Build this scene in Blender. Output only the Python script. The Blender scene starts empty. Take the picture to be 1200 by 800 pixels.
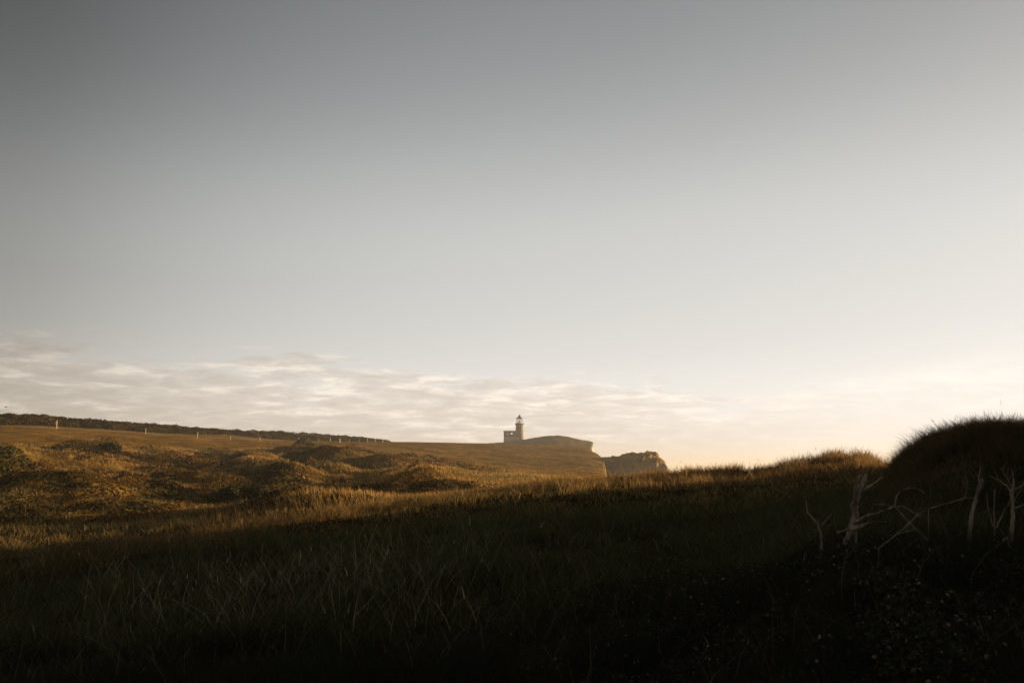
import bpy, bmesh, math, random
import numpy as np
from mathutils import Vector, Matrix

rng = np.random.default_rng(11)
random.seed(5)
sc = bpy.context.scene
COL = sc.collection
R = math.radians

# ------------------------------------------------------------------ view
F = 1200 * 35 / 36.0                    # focal length in photo pixels (35 mm lens on 36 mm film)
PITCH = math.atan((550 - 400) / F)      # eye level lies at row 550 of the photograph
CP, SP = math.cos(PITCH), math.sin(PITCH)
EYE = 1.6
SUN_AZ, SUN_EL = R(69), R(6.5)
SUN = Vector((math.sin(SUN_AZ) * math.cos(SUN_EL), math.cos(SUN_AZ) * math.cos(SUN_EL), math.sin(SUN_EL)))

def V(py):
    a = 400 - py
    return (F * SP + a * CP) / (F * CP - a * SP)

def U(px, py=550.0):
    return (px - 600) / (F * CP - (400 - py) * SP)

def at(px, py, Y):
    return Vector((U(px, py) * Y, Y, EYE + V(py) * Y))

# ------------------------------------------------------------------ noise
_perm = np.random.default_rng(3).permutation(256)
_perm = np.concatenate([_perm, _perm, _perm])
_ga = np.random.default_rng(4).uniform(0, 2 * np.pi, 256)
_gx, _gy = np.cos(_ga), np.sin(_ga)

def pn(x, y):
    x = np.asarray(x, float); y = np.asarray(y, float)
    xi = np.floor(x).astype(int); yi = np.floor(y).astype(int)
    xf = x - xi; yf = y - yi
    xi &= 255; yi &= 255
    u = xf * xf * xf * (xf * (xf * 6 - 15) + 10); v = yf * yf * yf * (yf * (yf * 6 - 15) + 10)
    def g(ix, iy, dx, dy):
        h = _perm[_perm[ix & 255] + (iy & 255)]
        return _gx[h] * dx + _gy[h] * dy
    a = g(xi, yi, xf, yf); b = g(xi + 1, yi, xf - 1, yf)
    c = g(xi, yi + 1, xf, yf - 1); d = g(xi + 1, yi + 1, xf - 1, yf - 1)
    return (a + u * (b - a)) * (1 - v) + (c + u * (d - c)) * v * 1.0

def fbm(x, y, o=4, gain=.5):
    s = 0; a = 1.0
    for i in range(o):
        s = s + a * pn(x * 2 ** i + 17.3 * i, y * 2 ** i + 9.1 * i); a *= gain
    return s

def sstep(a, b, x):
    t = np.clip((np.asarray(x, float) - a) / (b - a), 0, 1)
    return t * t * (3 - 2 * t)

# ------------------------------------------------------------------ terrain table: columns of (depth, height above the eye)
def p(Y, py, c=0.0):
    return (Y, V(py) * Y - c)

SEA = -32.0
drop = [(60, -2.2), (90, -4.5), (120, -9), (170, -24), (200, -36), (9000, -60)]
cols = [
    (-500, [(2, -1.5), (8, -1.7), (16, -2.0), (24, -2.4), (40, -1.6), (60, 0.0), (80, 2.5), (100, 5), (130, 7), (400, 9), (9000, 30)]),
    (0, [(2, -1.5), (6, -1.62), (12, -1.75), p(17, 642, .2), (22, -2.2), (30, -2.3), p(40, 606), p(60, 572), p(80, 546), p(100, 525), p(118, 509), p(134, 499.5), (150, 6.9), (175, 7.2), (400, 9), (9000, 30)]),
    (130, [(2, -1.5), (6, -1.6), (12, -1.65), p(19, 628, .2), (25, -2.1), (34, -2.2), p(45, 600), p(66, 572), p(88, 550), p(112, 530), p(135, 515), p(155, 505), (172, 6.9), (200, 7.2), (400, 10), (9000, 30)]),
    (260, [(2, -1.5), (6, -1.55), (12, -1.55), p(22, 611, .2), (29, -1.95), (38, -2.0), p(50, 590), p(70, 572), p(100, 553), p(130, 537), p(160, 524), p(185, 512.8), (205, 7.1), (240, 7.6), (400, 10), (9000, 30)]),
    (360, [(2, -1.5), (6, -1.52), (13, -1.45), p(24, 596, .2), (31, -1.7), (42, -1.6), p(60, 572), p(85, 558), p(120, 545), p(160, 531), p(200, 522), p(232, 517), (255, 7.4), (300, 8.4), (400, 10), (9000, 30)]),
    (450, [(2, -1.5), (6, -1.5), (14, -1.3), p(27, 583, .2), (35, -1.5), (46, -1.3), p(65, 563), p(95, 555), p(135, 544), p(185, 530), p(235, 522), p(285, 517.8), (320, 8.9), (400, 10), (9000, 30)]),
    (530, [(2, -1.5), (6, -1.48), (15, -1.15), p(29, 573, .2), (38, -1.2), (48, -1.0), p(65, 560), p(100, 556), p(160, 545), p(220, 533), p(280, 523.5), p(335, 518.2), (400, 10.3), (9000, 30)]),
    (620, [(2, -1.5), (6, -1.46), (16, -1.0), p(31, 564, .2), (40, -.9), (50, -.7), p(70, 557), p(110, 555), p(165, 551), p(205, 546), p(260, 536), p(320, 526), p(372, 520.3), (430, 10.2), (520, 9), (700, -40), (9000, -60)]),
    (680, [(2, -1.5), (6, -1.45), (16, -.95), p(32, 559.5, .2), (41, -.8), (60, -.7), p(110, 556), p(170, 552), p(220, 546), p(280, 537), p(335, 528), p(368, 523.3), (400, 8.0), (440, 3.0), (480, -40), (9000, -60)]),
    (692, [(2, -1.5), (6, -1.45), (16, -.92), p(32, 558.5, .2), (41, -.8), (60, -.8), p(110, 556.5), p(170, 552), p(220, 547), p(280, 538.5), p(330, 530), p(360, 525), (385, 6.2), (410, -40), (9000, -60)]),
    (702, [(2, -1.5), (6, -1.45), (16, -.9), p(32, 558, .2), (41, -.8), (60, -.9), p(110, 557), p(170, 553), p(220, 548), p(280, 541), p(325, 533), p(345, 530), (365, -8), (390, -40), (9000, -60)]),
    (710, [(2, -1.5), (6, -1.45), (16, -.9), p(32, 557.5, .2), (41, -.9), (60, -1.0), p(110, 558), p(170, 555), p(220, 550), p(280, 544), p(315, 539), p(328, 538), (345, -14), (370, -40), (9000, -60)]),
    (718, [(2, -1.5), (6, -1.45), (16, -.9), p(28, 563, .2), p(33, 556.5, .2), (41, -.95), (60, -1.6), (110, -3), (170, -5), (220, -10), (300, -36), (9000, -60)]),
    (780, [(2, -1.5), (6, -1.44), (16, -.95), p(29, 560.5, .2), p(36, 548.5, .2), (45, -.9)] + drop),
    (850, [(2, -1.5), (6, -1.38), (8, -1.22), (16, -.9), p(29, 558, .2), p(33.5, 545, .17), (45, -.9)] + drop),
    (900, [(2, -1.5), (6, -1.26), (8, -1.05), (12, -.92), (20, -.62), p(27.5, 557, .2), p(33, 542, .15), (44, -1.0)] + drop),
    (940, [(2, -1.5), (4, -1.34), (6, -1.06), (8, -.84), (10.5, -.80), (19, -.55), p(26, 556, .2), p(33, 534, .12), (43, -1.0)] + drop),
    (975, [(2, -1.5), (4, -1.32), (6, -.94), (8, -.70), (10.5, -.70), (19, -.5), p(26, 555, .2), p(33.4, 528.5, .12), (43, -1.0)] + drop),
    (1010, [(2, -1.5), (4, -1.32), (6, -.94), (8, -.70), (10.5, -.70), (18, -.5), p(25, 554, .2), p(33.4, 529, .12), (42, -1.0)] + drop),
    (1035, [(2, -1.5), (4, -1.32), (6, -.94), (8, -.70), (10.5, -.70), (17, -.42), p(25, 554, .2), p(33, 541, .12), (42, -1.2)] + drop),
    (1055, [(2, -1.5), (4, -1.32), (6, -.94), (8, -.70), (10.5, -.70), (14, -.35), p(19, 533, .13), (23, .15), (29, .1), (36, -1.2)] + drop),
    (1080, [(2, -1.5), (4, -1.32), (6, -.94), (8, -.70), (10.5, -.70), (14, -.15), p(18, 516, .13), (22, .1), (36, -1.0)] + drop),
    (1110, [(2, -1.5), (4, -1.32), (6, -.94), (8, -.70), (10.5, -.70), (13, -.1), p(17, 504, .13), (22, .35), (27, .15), (36, -.8)] + drop),
    (1145, [(2, -1.5), (4, -1.32), (6, -.94), (8, -.70), (10.5, -.68), (13, .05), p(16, 496, .13), (22, .5), (27, .25), (32, -.1), (36, -.6)] + drop),
    (1175, [(2, -1.5), (4, -1.32), (6, -.94), (8, -.70), (10.5, -.66), (13, .10), p(15.7, 493.5, .13), (22, .5), (27, .35), (31, .05), (36, -.5)] + drop),
    (1200, [(2, -1.5), (4, -1.32), (6, -.94), (8, -.70), (10.5, -.62), (13, .12), p(15.5, 499, .13), (20, .6), (25, .9), (29, 1.1), (31, .3), (36, -.2)] + drop),
    (1300, [(2, -1.5), (5, -1.3), (9, -.5), (12, .3), (15, .7), (20, 1.3), (26, 1.6), (30, 1.75), (31.6, .7), (36, 0)] + drop),  # this column and the next: unseen bank, shaped to shade the foreground
    (1500, [(2, -1.5), (5, -1.3), (8, -.5), (11, .8), (14, 1.5), (20, 2.1), (27, 2.3), (32.8, 2.3), (34.6, 1.0), (40, .1)] + drop[1:]),
]
colA, colP = [], []
for px, pts in cols:
    a = math.atan(U(px)); colA.append(a)
    colP.append([(y / math.cos(a), z) for y, z in pts])
def extra(deg, pts):
    colA.append(R(deg)); colP.append(pts)
extra(50, [(2, -1.5), (6, -1.2), (10, -.1), (14, 1.6), (19, 2.4), (36, 2.7), (63, 3.3), (70, 1.0), (80, -1), (90, -4), (170, -26), (9000, -60)])  # the unseen shading bank carried on round to the right
extra(70, [(2, -1.5), (6, -1.2), (10, -.1), (14, 1.5), (20, 2.9), (30, 3.0), (50, 2.6), (70, .3), (100, -6), (170, -26), (9000, -60)])
extra(110, [(2, -1.5), (8, -1.1), (16, .4), (24, 1.2), (60, .5), (120, -8), (170, -26), (9000, -60)])
extra(150, [(2, -1.5), (10, -1.5), (30, -1.2), (60, -1), (400, 2), (9000, 30)])
extra(-75, [(2, -1.5), (10, -1.8), (30, -1.8), (60, 1), (120, 6), (400, 10), (9000, 30)])
extra(-120, [(2, -1.5), (10, -1.6), (30, -1.4), (60, 0), (120, 3), (400, 8), (9000, 30)])
extra(-180, [(2, -1.5), (10, -1.5), (30, -1.2), (60, -1), (400, 3), (9000, 30)])
extra(180, [(2, -1.5), (10, -1.5), (30, -1.2), (60, -1), (400, 3), (9000, 30)])
order = np.argsort(colA)
colA = np.array(colA)[order]; colP = [colP[i] for i in order]
LR = np.linspace(math.log(1.0), math.log(9000.0), 900)
tabC = np.array([np.interp(LR, np.log([q[0] for q in pp]), [q[1] for q in pp]) for pp in colP])
k = np.exp(-np.linspace(-2, 2, 13) ** 2); k /= k.sum()
tabC = np.array([np.convolve(np.pad(r, 6, mode='edge'), k, mode='valid') for r in tabC])
AZ = np.concatenate([np.linspace(-math.pi, -R(32), 80, endpoint=False), np.linspace(-R(32), R(32), 900, endpoint=False), np.linspace(R(32), math.pi, 80)])
tab = np.empty((len(AZ), len(LR)))
# cubic (Catmull-Rom, limited) blend between the columns so that no creases radiate from the viewer
ix = np.clip(np.searchsorted(colA, AZ, side='right') - 1, 0, len(colA) - 2)
t = (AZ - colA[ix]) / (colA[ix + 1] - colA[ix])
def slope(i):
    i0 = np.clip(i - 1, 0, len(colA) - 1); i1 = np.clip(i + 1, 0, len(colA) - 1)
    return (tabC[i1] - tabC[i0]) / np.maximum(colA[i1] - colA[i0], 1e-6)[:, None]
h_ = (colA[ix + 1] - colA[ix])[:, None]
tt = t[:, None]
m0 = slope(ix) * h_; m1 = slope(ix + 1) * h_
d_ = tabC[ix + 1] - tabC[ix]
lim = 2.0 * np.abs(d_) + .02
m0 = np.clip(m0, -lim, lim); m1 = np.clip(m1, -lim, lim)
tab = ((2 * tt**3 - 3 * tt**2 + 1) * tabC[ix] + (tt**3 - 2 * tt**2 + tt) * m0 + (-2 * tt**3 + 3 * tt**2) * tabC[ix + 1] + (tt**3 - tt**2) * m1)

FA = [R(-40), math.atan(U(0)), math.atan(U(130)), math.atan(U(260)), math.atan(U(360)), math.atan(U(450)), math.atan(U(530)), math.atan(U(620)), math.atan(U(720)), R(30)]
FN = [86, 102, 120, 152, 190, 185, 150, 95, 60, 40]        # depth where the hummocks give way to the smooth field

HUM = []                                                    # single hummocks: (x, y, radius, height)
def hummock(px, py, Y, rad, h):
    c = at(px, py, Y); HUM.append((c.x, c.y, rad, h))
hummock(405, 540, 118, 4.2, 1.1); hummock(432, 536, 140, 4.5, .9); hummock(380, 529, 150, 4.0, .8)
hummock(455, 545, 112, 5.5, 1.1); hummock(490, 531, 178, 3.0, .8); hummock(475, 566, 60, 3.2, .55)
hummock(500, 563, 58, 3.0, .75); hummock(345, 565, 66, 3.5, .6); hummock(420, 528, 175, 5.5, 1.1)
hummock(15, 535, 74, 3.0, 1.0); hummock(-10, 560, 52, 2.6, 1.0); hummock(125, 522, 104, 4.0, .9)
hummock(30, 590, 38, 3.0, .7); hummock(85, 545, 78, 5.0, .9); hummock(250, 562, 72, 4.0, .8); hummock(555, 549, 105, 4, .7)
hummock(60, 575, 48, 2.6, .7); hummock(190, 545, 88, 4.0, .8); hummock(290, 545, 105, 4.0, .7)

def hum_zone(az, Y):
    f = np.interp(az, FA, FN)
    return sstep(30, 46, Y) * (1 - sstep(f * .80, f * 1.02, Y)) * (1 - sstep(R(-7), R(0), az))

def rel(x, y, detail=True):
    x = np.asarray(x, float); y = np.asarray(y, float)
    r = np.maximum(np.hypot(x, y), 1.0); az = np.arctan2(x, y)
    fi = np.interp(az, AZ, np.arange(len(AZ))); i = np.clip(fi.astype(int), 0, len(AZ) - 2); fa = fi - i
    fj = np.clip((np.log(r) - LR[0]) / (LR[1] - LR[0]), 0, len(LR) - 1.001); j = fj.astype(int); fb = fj - j
    z = (tab[i, j] * (1 - fa) + tab[i + 1, j] * fa) * (1 - fb) + (tab[i, j + 1] * (1 - fa) + tab[i + 1, j + 1] * fa) * fb
    Y = np.maximum(y, .01)
    hz = hum_zone(az, Y)
    n = fbm(x / 15.0 + 3, y / 12.0, 3, .5)
    n2 = fbm(x / 3.1 + 40, y / 3.6 + 7, 3, .5)
    z = z + hz * (np.maximum(n + .08, -.16) * 2.4 * (0.55 + .45 * sstep(40, 90, Y)) + n2 * .40 * (.6 + .4 * sstep(40, 90, Y)))
    for (hx, hy, rad, hh) in HUM:
        d2 = ((x - hx) / rad) ** 2 + ((y - hy) / (rad * .8)) ** 2
        z = z + hh * np.exp(-d2 * 1.3)
    near = 1 - sstep(36, 48, Y)
    z = z + near * (fbm(x / 2.7 + 5, y / 2.7, 3) * .09 + pn(x / 6.0, y / 6.0 + 31) * .10 + sstep(.38, .44, x / Y) * sstep(10, 13, y) * fbm(x / 1.5 + 2, y / 2.2 + 4, 3, .6) * .17)
    z = z + (1 - near) * fbm(x / 14.0, y / 14.0 + 3, 3) * .12 * sstep(60, 130, r) + fbm(x / 90, y / 90, 3) * 3.0 * sstep(450, 1500, r)
    return z

def ground(x, y):
    return EYE + rel(x, y)

def gz(x, y):
    return float(ground(np.array([x]), np.array([y]))[0])

def hit(px, py, y0=36.0, y1=520.0):
    ys = np.exp(np.linspace(math.log(y0), math.log(y1), 4000))
    zs = EYE + V(py) * ys; g = ground(U(px, py) * ys, ys)
    w = np.nonzero(g >= zs)[0]
    Y = ys[w[0]] if len(w) else ys[np.argmin(zs - g)]
    return float(U(px, py) * Y), float(Y), gz(U(px, py) * Y, Y)

# ------------------------------------------------------------------ helpers
def tag(o, label=None, cat=None, group=None, kind=None):
    if label: o['label'] = label
    if cat: o['category'] = cat
    if group: o['group'] = group
    if kind: o['kind'] = kind
    return o

def link(name, me, mat=None, parent=None, loc=None):
    o = bpy.data.objects.new(name, me); COL.objects.link(o)
    if mat is not None: me.materials.append(mat)
    if parent is not None: o.parent = parent
    if loc is not None: o.location = loc
    return o

def empty(name, loc=(0, 0, 0), rz=0):
    o = bpy.data.objects.new(name, None); COL.objects.link(o); o.location = loc; o.rotation_euler = (0, 0, rz)
    o.empty_display_size = .3
    return o

def np_mesh(name, verts, loops, starts, totals, tint=None, smooth=False):
    me = bpy.data.meshes.new(name)
    me.vertices.add(len(verts)); me.vertices.foreach_set('co', np.asarray(verts, np.float32).ravel())
    me.loops.add(len(loops)); me.loops.foreach_set('vertex_index', np.asarray(loops, np.int32))
    me.polygons.add(len(starts)); me.polygons.foreach_set('loop_start', np.asarray(starts, np.int32))
    me.polygons.foreach_set('loop_total', np.asarray(totals, np.int32))
    if smooth: me.polygons.foreach_set('use_smooth', np.ones(len(starts), bool))
    if tint is not None:
        at_ = me.attributes.new('tint', 'FLOAT_COLOR', 'POINT')
        c = np.ones((len(verts), 4), np.float32); c[:, :3] = tint
        at_.data.foreach_set('color', c.ravel())
    me.update(calc_edges=True)
    return me

def grid_mesh(name, P, smooth=True, wrap=False):
    n, m = P.shape[:2]
    I = np.arange(n * m).reshape(n, m)
    q = np.stack([I[:-1, :-1], I[1:, :-1], I[1:, 1:], I[:-1, 1:]], -1).reshape(-1, 4)
    return np_mesh(name, P.reshape(-1, 3), q.ravel(), np.arange(len(q)) * 4, np.full(len(q), 4), smooth=smooth)

class Blades:
    """grass blades gathered into one mesh"""
    def __init__(s): s.v = []; s.l = []; s.st = []; s.tt = []; s.c = []; s.n = 0; s.nl = 0
    def add(s, base, h, w, lean_a, bend, tint, levels=(0, .35, .7, 1), face=None, tipc=None, tilt=0.0):
        N = len(h); L = len(levels); nv = 2 * (L - 1) + 1
        lean = np.stack([np.cos(lean_a), np.sin(lean_a), np.zeros(N)], 1)
        fa = rng.uniform(0, np.pi, N) if face is None else face
        side = np.stack([np.cos(fa), np.sin(fa), np.zeros(N)], 1)
        vs = np.empty((N, nv, 3)); cs = np.empty((N, nv, 3))
        tc = tint if tipc is None else tipc
        for i, t_ in enumerate(levels):
            c = base + lean * (bend * h * t_ ** 2 + tilt * h * t_)[:, None]
            c[:, 2] += h * t_ * (1 - .35 * np.minimum(bend, 1.2) * t_)
            ww = (w * (1 - t_ ** 1.6 * .75))[:, None] * .5
            col = tint * (1 - t_) + tc * t_
            if i < L - 1:
                vs[:, 2 * i] = c - side * ww; vs[:, 2 * i + 1] = c + side * ww
                cs[:, 2 * i] = col; cs[:, 2 * i + 1] = col
            else:
                vs[:, 2 * i] = c; cs[:, 2 * i] = col
        pat = []; tot = []
        for i in range(L - 2): pat += [2 * i, 2 * i + 1, 2 * i + 3, 2 * i + 2]; tot.append(4)
        pat += [2 * (L - 2), 2 * (L - 2) + 1, 2 * (L - 1)]; tot.append(3)
        s._push(vs, cs, pat, tot)
    def leaves(s, c, size, tint, nz=None, aspect=.6, up=.4):
        N = len(c)
        nrm = rng.normal(size=(N, 3)); nrm[:, 2] = np.abs(nrm[:, 2]) + up
        nrm /= np.linalg.norm(nrm, axis=1)[:, None]
        a = np.cross(nrm, rng.normal(size=(N, 3))); a /= np.linalg.norm(a, axis=1)[:, None] + 1e-9
        b = np.cross(nrm, a)
        vs = np.empty((N, 6, 3)); L_ = size[:, None]
        fold = nrm * L_ * .10
        vs[:, 0] = c - a * L_ * .5; vs[:, 5] = c + a * L_ * .5 - nrm * L_ * .12
        vs[:, 1] = c - a * L_ * .1 + b * L_ * aspect * .5 + fold; vs[:, 2] = c + a * L_ * .2 + b * L_ * aspect * .38 + fold
        vs[:, 3] = c - a * L_ * .1 - b * L_ * aspect * .5 + fold; vs[:, 4] = c + a * L_ * .2 - b * L_ * aspect * .38 + fold
        s._push(vs, np.repeat(tint[:, None, :], 6, 1), [0, 5, 2, 1, 0, 3, 4, 5], [4, 4])
    def _push(s, vs, cs, pat, tot):
        N, nv = vs.shape[:2]
        off = s.n + np.arange(N) * nv
        s.l.append((np.array(pat)[None] + off[:, None]).ravel())
        tot = np.array(tot); st = np.concatenate([[0], np.cumsum(tot)[:-1]])
        s.st.append((s.nl + np.arange(N)[:, None] * tot.sum() + st[None]).ravel()); s.tt.append(np.tile(tot, N))
        s.v.append(vs.reshape(-1, 3)); s.c.append(cs.reshape(-1, 3)); s.n += N * nv; s.nl += N * tot.sum()
    def build(s, name, mat, parent=None, loc=None):
        me = np_mesh(name, np.concatenate(s.v), np.concatenate(s.l), np.concatenate(s.st), np.concatenate(s.tt), np.concatenate(s.c))
        return link(name, me, mat, parent, loc)

def tube(bm, pts, rad, seg=7, jitter=.12, cap=True):
    pts = [Vector(q) for q in pts]; rings = []
    for i, q in enumerate(pts):
        d = (pts[min(i + 1, len(pts) - 1)] - pts[max(i - 1, 0)]).normalized()
        a = d.orthogonal().normalized(); b = d.cross(a)
        rings.append([bm.verts.new(q + (a * math.cos(k * 2 * math.pi / seg) + b * math.sin(k * 2 * math.pi / seg)) * rad[i] * (1 + random.uniform(-jitter, jitter))) for k in range(seg)])
    for r0, r1 in zip(rings[:-1], rings[1:]):
        # match the rings to avoid twist
        best = min(range(seg), key=lambda o: sum((r0[k_].co - r1[(k_ + o) % seg].co).length for k_ in range(seg)))
        r1[:] = r1[best:] + r1[:best]
        for k_ in range(seg):
            bm.faces.new((r0[k_], r0[(k_ + 1) % seg], r1[(k_ + 1) % seg], r1[k_]))
    if cap:
        bm.faces.new(rings[0][::-1]); bm.faces.new(rings[-1])

def bm_obj(name, bm, mat, parent=None, smooth=False, loc=None):
    bmesh.ops.recalc_face_normals(bm, faces=bm.faces)
    me = bpy.data.meshes.new(name); bm.to_mesh(me); bm.free()
    if smooth:
        for f in me.polygons: f.use_smooth = True
    return link(name, me, mat, parent, loc)

def box(bm, x0, x1, y0, y1, z0, z1):
    vs = [bm.verts.new((x, y, z)) for x in (x0, x1) for y in (y0, y1) for z in (z0, z1)]
    for f in ((0, 1, 3, 2), (4, 6, 7, 5), (0, 4, 5, 1), (2, 3, 7, 6), (0, 2, 6, 4), (1, 5, 7, 3)):
        bm.faces.new([vs[i] for i in f])

def lathe(bm, prof, seg=24, cx=0, cy=0):
    rings = [[bm.verts.new((cx + r * math.cos(k * 2 * math.pi / seg), cy + r * math.sin(k * 2 * math.pi / seg), z)) for k in range(seg)] for r, z in prof]
    for a, b in zip(rings[:-1], rings[1:]):
        for k_ in range(seg): bm.faces.new((a[k_], a[(k_ + 1) % seg], b[(k_ + 1) % seg], b[k_]))
    bm.faces.new(rings[0][::-1]); bm.faces.new(rings[-1])

# ------------------------------------------------------------------ materials
def newmat(name):
    m = bpy.data.materials.new(name); m.use_nodes = True
    nt = m.node_tree; nt.nodes.clear()
    return m, nt, nt.nodes, nt.links

def N(nodes, t, **kw):
    n = nodes.new(t)
    for k_, v in kw.items():
        if k_ in n.inputs.keys() if isinstance(k_, str) else False: n.inputs[k_].default_value = v
        else: setattr(n, k_, v)
    return n

def veg_mat(name, transl=.4, gloss=.04, rough=.45):
    m, nt, nd, lk = newmat(name)
    out = nd.new('ShaderNodeOutputMaterial'); at_ = nd.new('ShaderNodeAttribute'); at_.attribute_name = 'tint'
    df = nd.new('ShaderNodeBsdfDiffuse'); tr = nd.new('ShaderNodeBsdfTranslucent'); gl = nd.new('ShaderNodeBsdfGlossy')
    gl.inputs['Roughness'].default_value = rough; gl.inputs['Color'].default_value = (1, 1, 1, 1)
    mx = nd.new('ShaderNodeMixShader'); mx.inputs[0].default_value = transl
    m2 = nd.new('ShaderNodeMixShader'); m2.inputs[0].default_value = gloss
    lk.new(at_.outputs['Color'], df.inputs['Color']); lk.new(at_.outputs['Color'], tr.inputs['Color'])
    lk.new(df.outputs[0], mx.inputs[1]); lk.new(tr.outputs[0], mx.inputs[2])
    lk.new(mx.outputs[0], m2.inputs[1]); lk.new(gl.outputs[0], m2.inputs[2]); lk.new(m2.outputs[0], out.inputs[0])
    return m

def ramp(nd, stops, interp='LINEAR'):
    r = nd.new('ShaderNodeValToRGB'); r.color_ramp.interpolation = interp
    while len(r.color_ramp.elements) < len(stops): r.color_ramp.elements.new(.5)
    for e, (q, c) in zip(r.color_ramp.elements, stops):
        e.position = q; e.color = (*c, 1) if len(c) == 3 else c
    return r

def noise(nd, lk, coord, scale, detail=5, rough=.55, dist=0.0, stretch=None):
    n = nd.new('ShaderNodeTexNoise'); n.inputs['Scale'].default_value = scale; n.inputs['Detail'].default_value = detail
    n.inputs['Roughness'].default_value = rough; n.inputs['Distortion'].default_value = dist
    if stretch:
        mp = nd.new('ShaderNodeMapping'); mp.inputs['Scale'].default_value = stretch[:3]
        if len(stretch) > 3: mp.inputs['Rotation'].default_value = (0, 0, stretch[3])
        lk.new(coord, mp.inputs[0]); lk.new(mp.outputs[0], n.inputs['Vector'])
    else: lk.new(coord, n.inputs['Vector'])
    return n

def mixc(nd, lk, fac, a, b, mode='MIX'):
    m = nd.new('ShaderNodeMix'); m.data_type = 'RGBA'; m.blend_type = mode
    def put(s, v):
        if hasattr(v, 'is_output'): lk.new(v, s)
        else: s.default_value = v if not isinstance(v, tuple) or len(v) == 4 else (*v, 1)
    put(m.inputs[0], fac); put(m.inputs[6], a); put(m.inputs[7], b)
    return m.outputs[2]

def land_mat(name, chalk0=.35, chalk1=.6, tone=1.0, thatch_shade=False, rock=((.30, .27, .21), (.55, .51, .43), (.70, .66, .58))):
    m, nt, nd, lk = newmat(name)
    out = nd.new('ShaderNodeOutputMaterial'); geo = nd.new('ShaderNodeNewGeometry'); tc = nd.new('ShaderNodeTexCoord')
    pos = geo.outputs['Position']
    n1 = noise(nd, lk, pos, .09, 6, .6); n2 = noise(nd, lk, pos, 1.3, 6, .65)
    n3 = noise(nd, lk, pos, .45, 7, .65, .6, (1, .22, 1, R(38)))
    turf = ramp(nd, [(.32, (.130, .084, .026)), (.5, (.24, .150, .046)), (.68, (.33, .203, .068))])
    lk.new(n1.outputs[0], turf.inputs[0])
    streak = ramp(nd, [(.36, (.50, .48, .44)), (.64, (1.25, 1.2, 1.05))]); lk.new(n3.outputs[0], streak.inputs[0])
    spk = ramp(nd, [(.35, (.62, .66, .6)), (.62, (1.12, 1.08, 1.0))]); lk.new(n2.outputs[0], spk.inputs[0])
    c = mixc(nd, lk, 1.0, turf.outputs[0], streak.outputs[0], 'MULTIPLY'); c = mixc(nd, lk, 1.0, c, spk.outputs[0], 'MULTIPLY')
    # chalk on the steep faces
    n4 = noise(nd, lk, pos, .5, 6, .7, .3, (1, 1, 2.2))
    ch = ramp(nd, [(.3, rock[0]), (.55, rock[1]), (.75, rock[2])]); lk.new(n4.outputs[0], ch.inputs[0])
    if tone != 1.0: c = mixc(nd, lk, 1.0, c, (tone, tone, tone, 1), 'MULTIPLY')
    sp = nd.new('ShaderNodeSeparateXYZ'); lk.new(geo.outputs['Normal'], sp.inputs[0])
    mr = nd.new('ShaderNodeMapRange'); mr.inputs[1].default_value = chalk0; mr.inputs[2].default_value = chalk1
    mr.inputs[3].default_value = 1; mr.inputs[4].default_value = 0; lk.new(sp.outputs[2], mr.inputs[0])
    c = mixc(nd, lk, mr.outputs[0], c, ch.outputs[0])
    if thatch_shade:
        at_ = nd.new('ShaderNodeAttribute'); at_.attribute_name = 'rough'  # dark thatch on the near ground, with shade put into its colour
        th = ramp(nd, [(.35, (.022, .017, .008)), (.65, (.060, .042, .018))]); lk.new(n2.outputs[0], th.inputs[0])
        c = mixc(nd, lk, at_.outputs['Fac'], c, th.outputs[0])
    bs = nd.new('ShaderNodeBsdfDiffuse'); lk.new(c, bs.inputs['Color'])
    bp = nd.new('ShaderNodeBump'); bp.inputs['Strength'].default_value = .9; bp.inputs['Distance'].default_value = .25
    ad = nd.new('ShaderNodeMath'); ad.operation = 'ADD'; lk.new(n2.outputs[0], ad.inputs[0]); lk.new(n3.outputs[0], ad.inputs[1])
    lk.new(ad.outputs[0], bp.inputs['Height']); lk.new(bp.outputs[0], bs.inputs['Normal'])
    lk.new(bs.outputs[0], out.inputs[0])
    return m

def simple(name, c0, c1, scale=3.0, rough=.8, stretch=None, bump=.3, coords='Object', spec=.3, metallic=0):
    m, nt, nd, lk = newmat(name)
    out = nd.new('ShaderNodeOutputMaterial'); tc = nd.new('ShaderNodeTexCoord')
    n = noise(nd, lk, tc.outputs[coords], scale, 6, .62, .2, stretch)
    r = ramp(nd, [(.32, c0), (.68, c1)]); lk.new(n.outputs[0], r.inputs[0])
    b = nd.new('ShaderNodeBsdfPrincipled'); lk.new(r.outputs[0], b.inputs['Base Color']); b.inputs['Roughness'].default_value = rough
    b.inputs['Specular IOR Level'].default_value = spec; b.inputs['Metallic'].default_value = metallic
    if bump:
        bp = nd.new('ShaderNodeBump'); bp.inputs['Strength'].default_value = bump; bp.inputs['Distance'].default_value = .02
        lk.new(n.outputs[0], bp.inputs['Height']); lk.new(bp.outputs[0], b.inputs['Normal'])
    lk.new(b.outputs[0], out.inputs[0])
    return m

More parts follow.
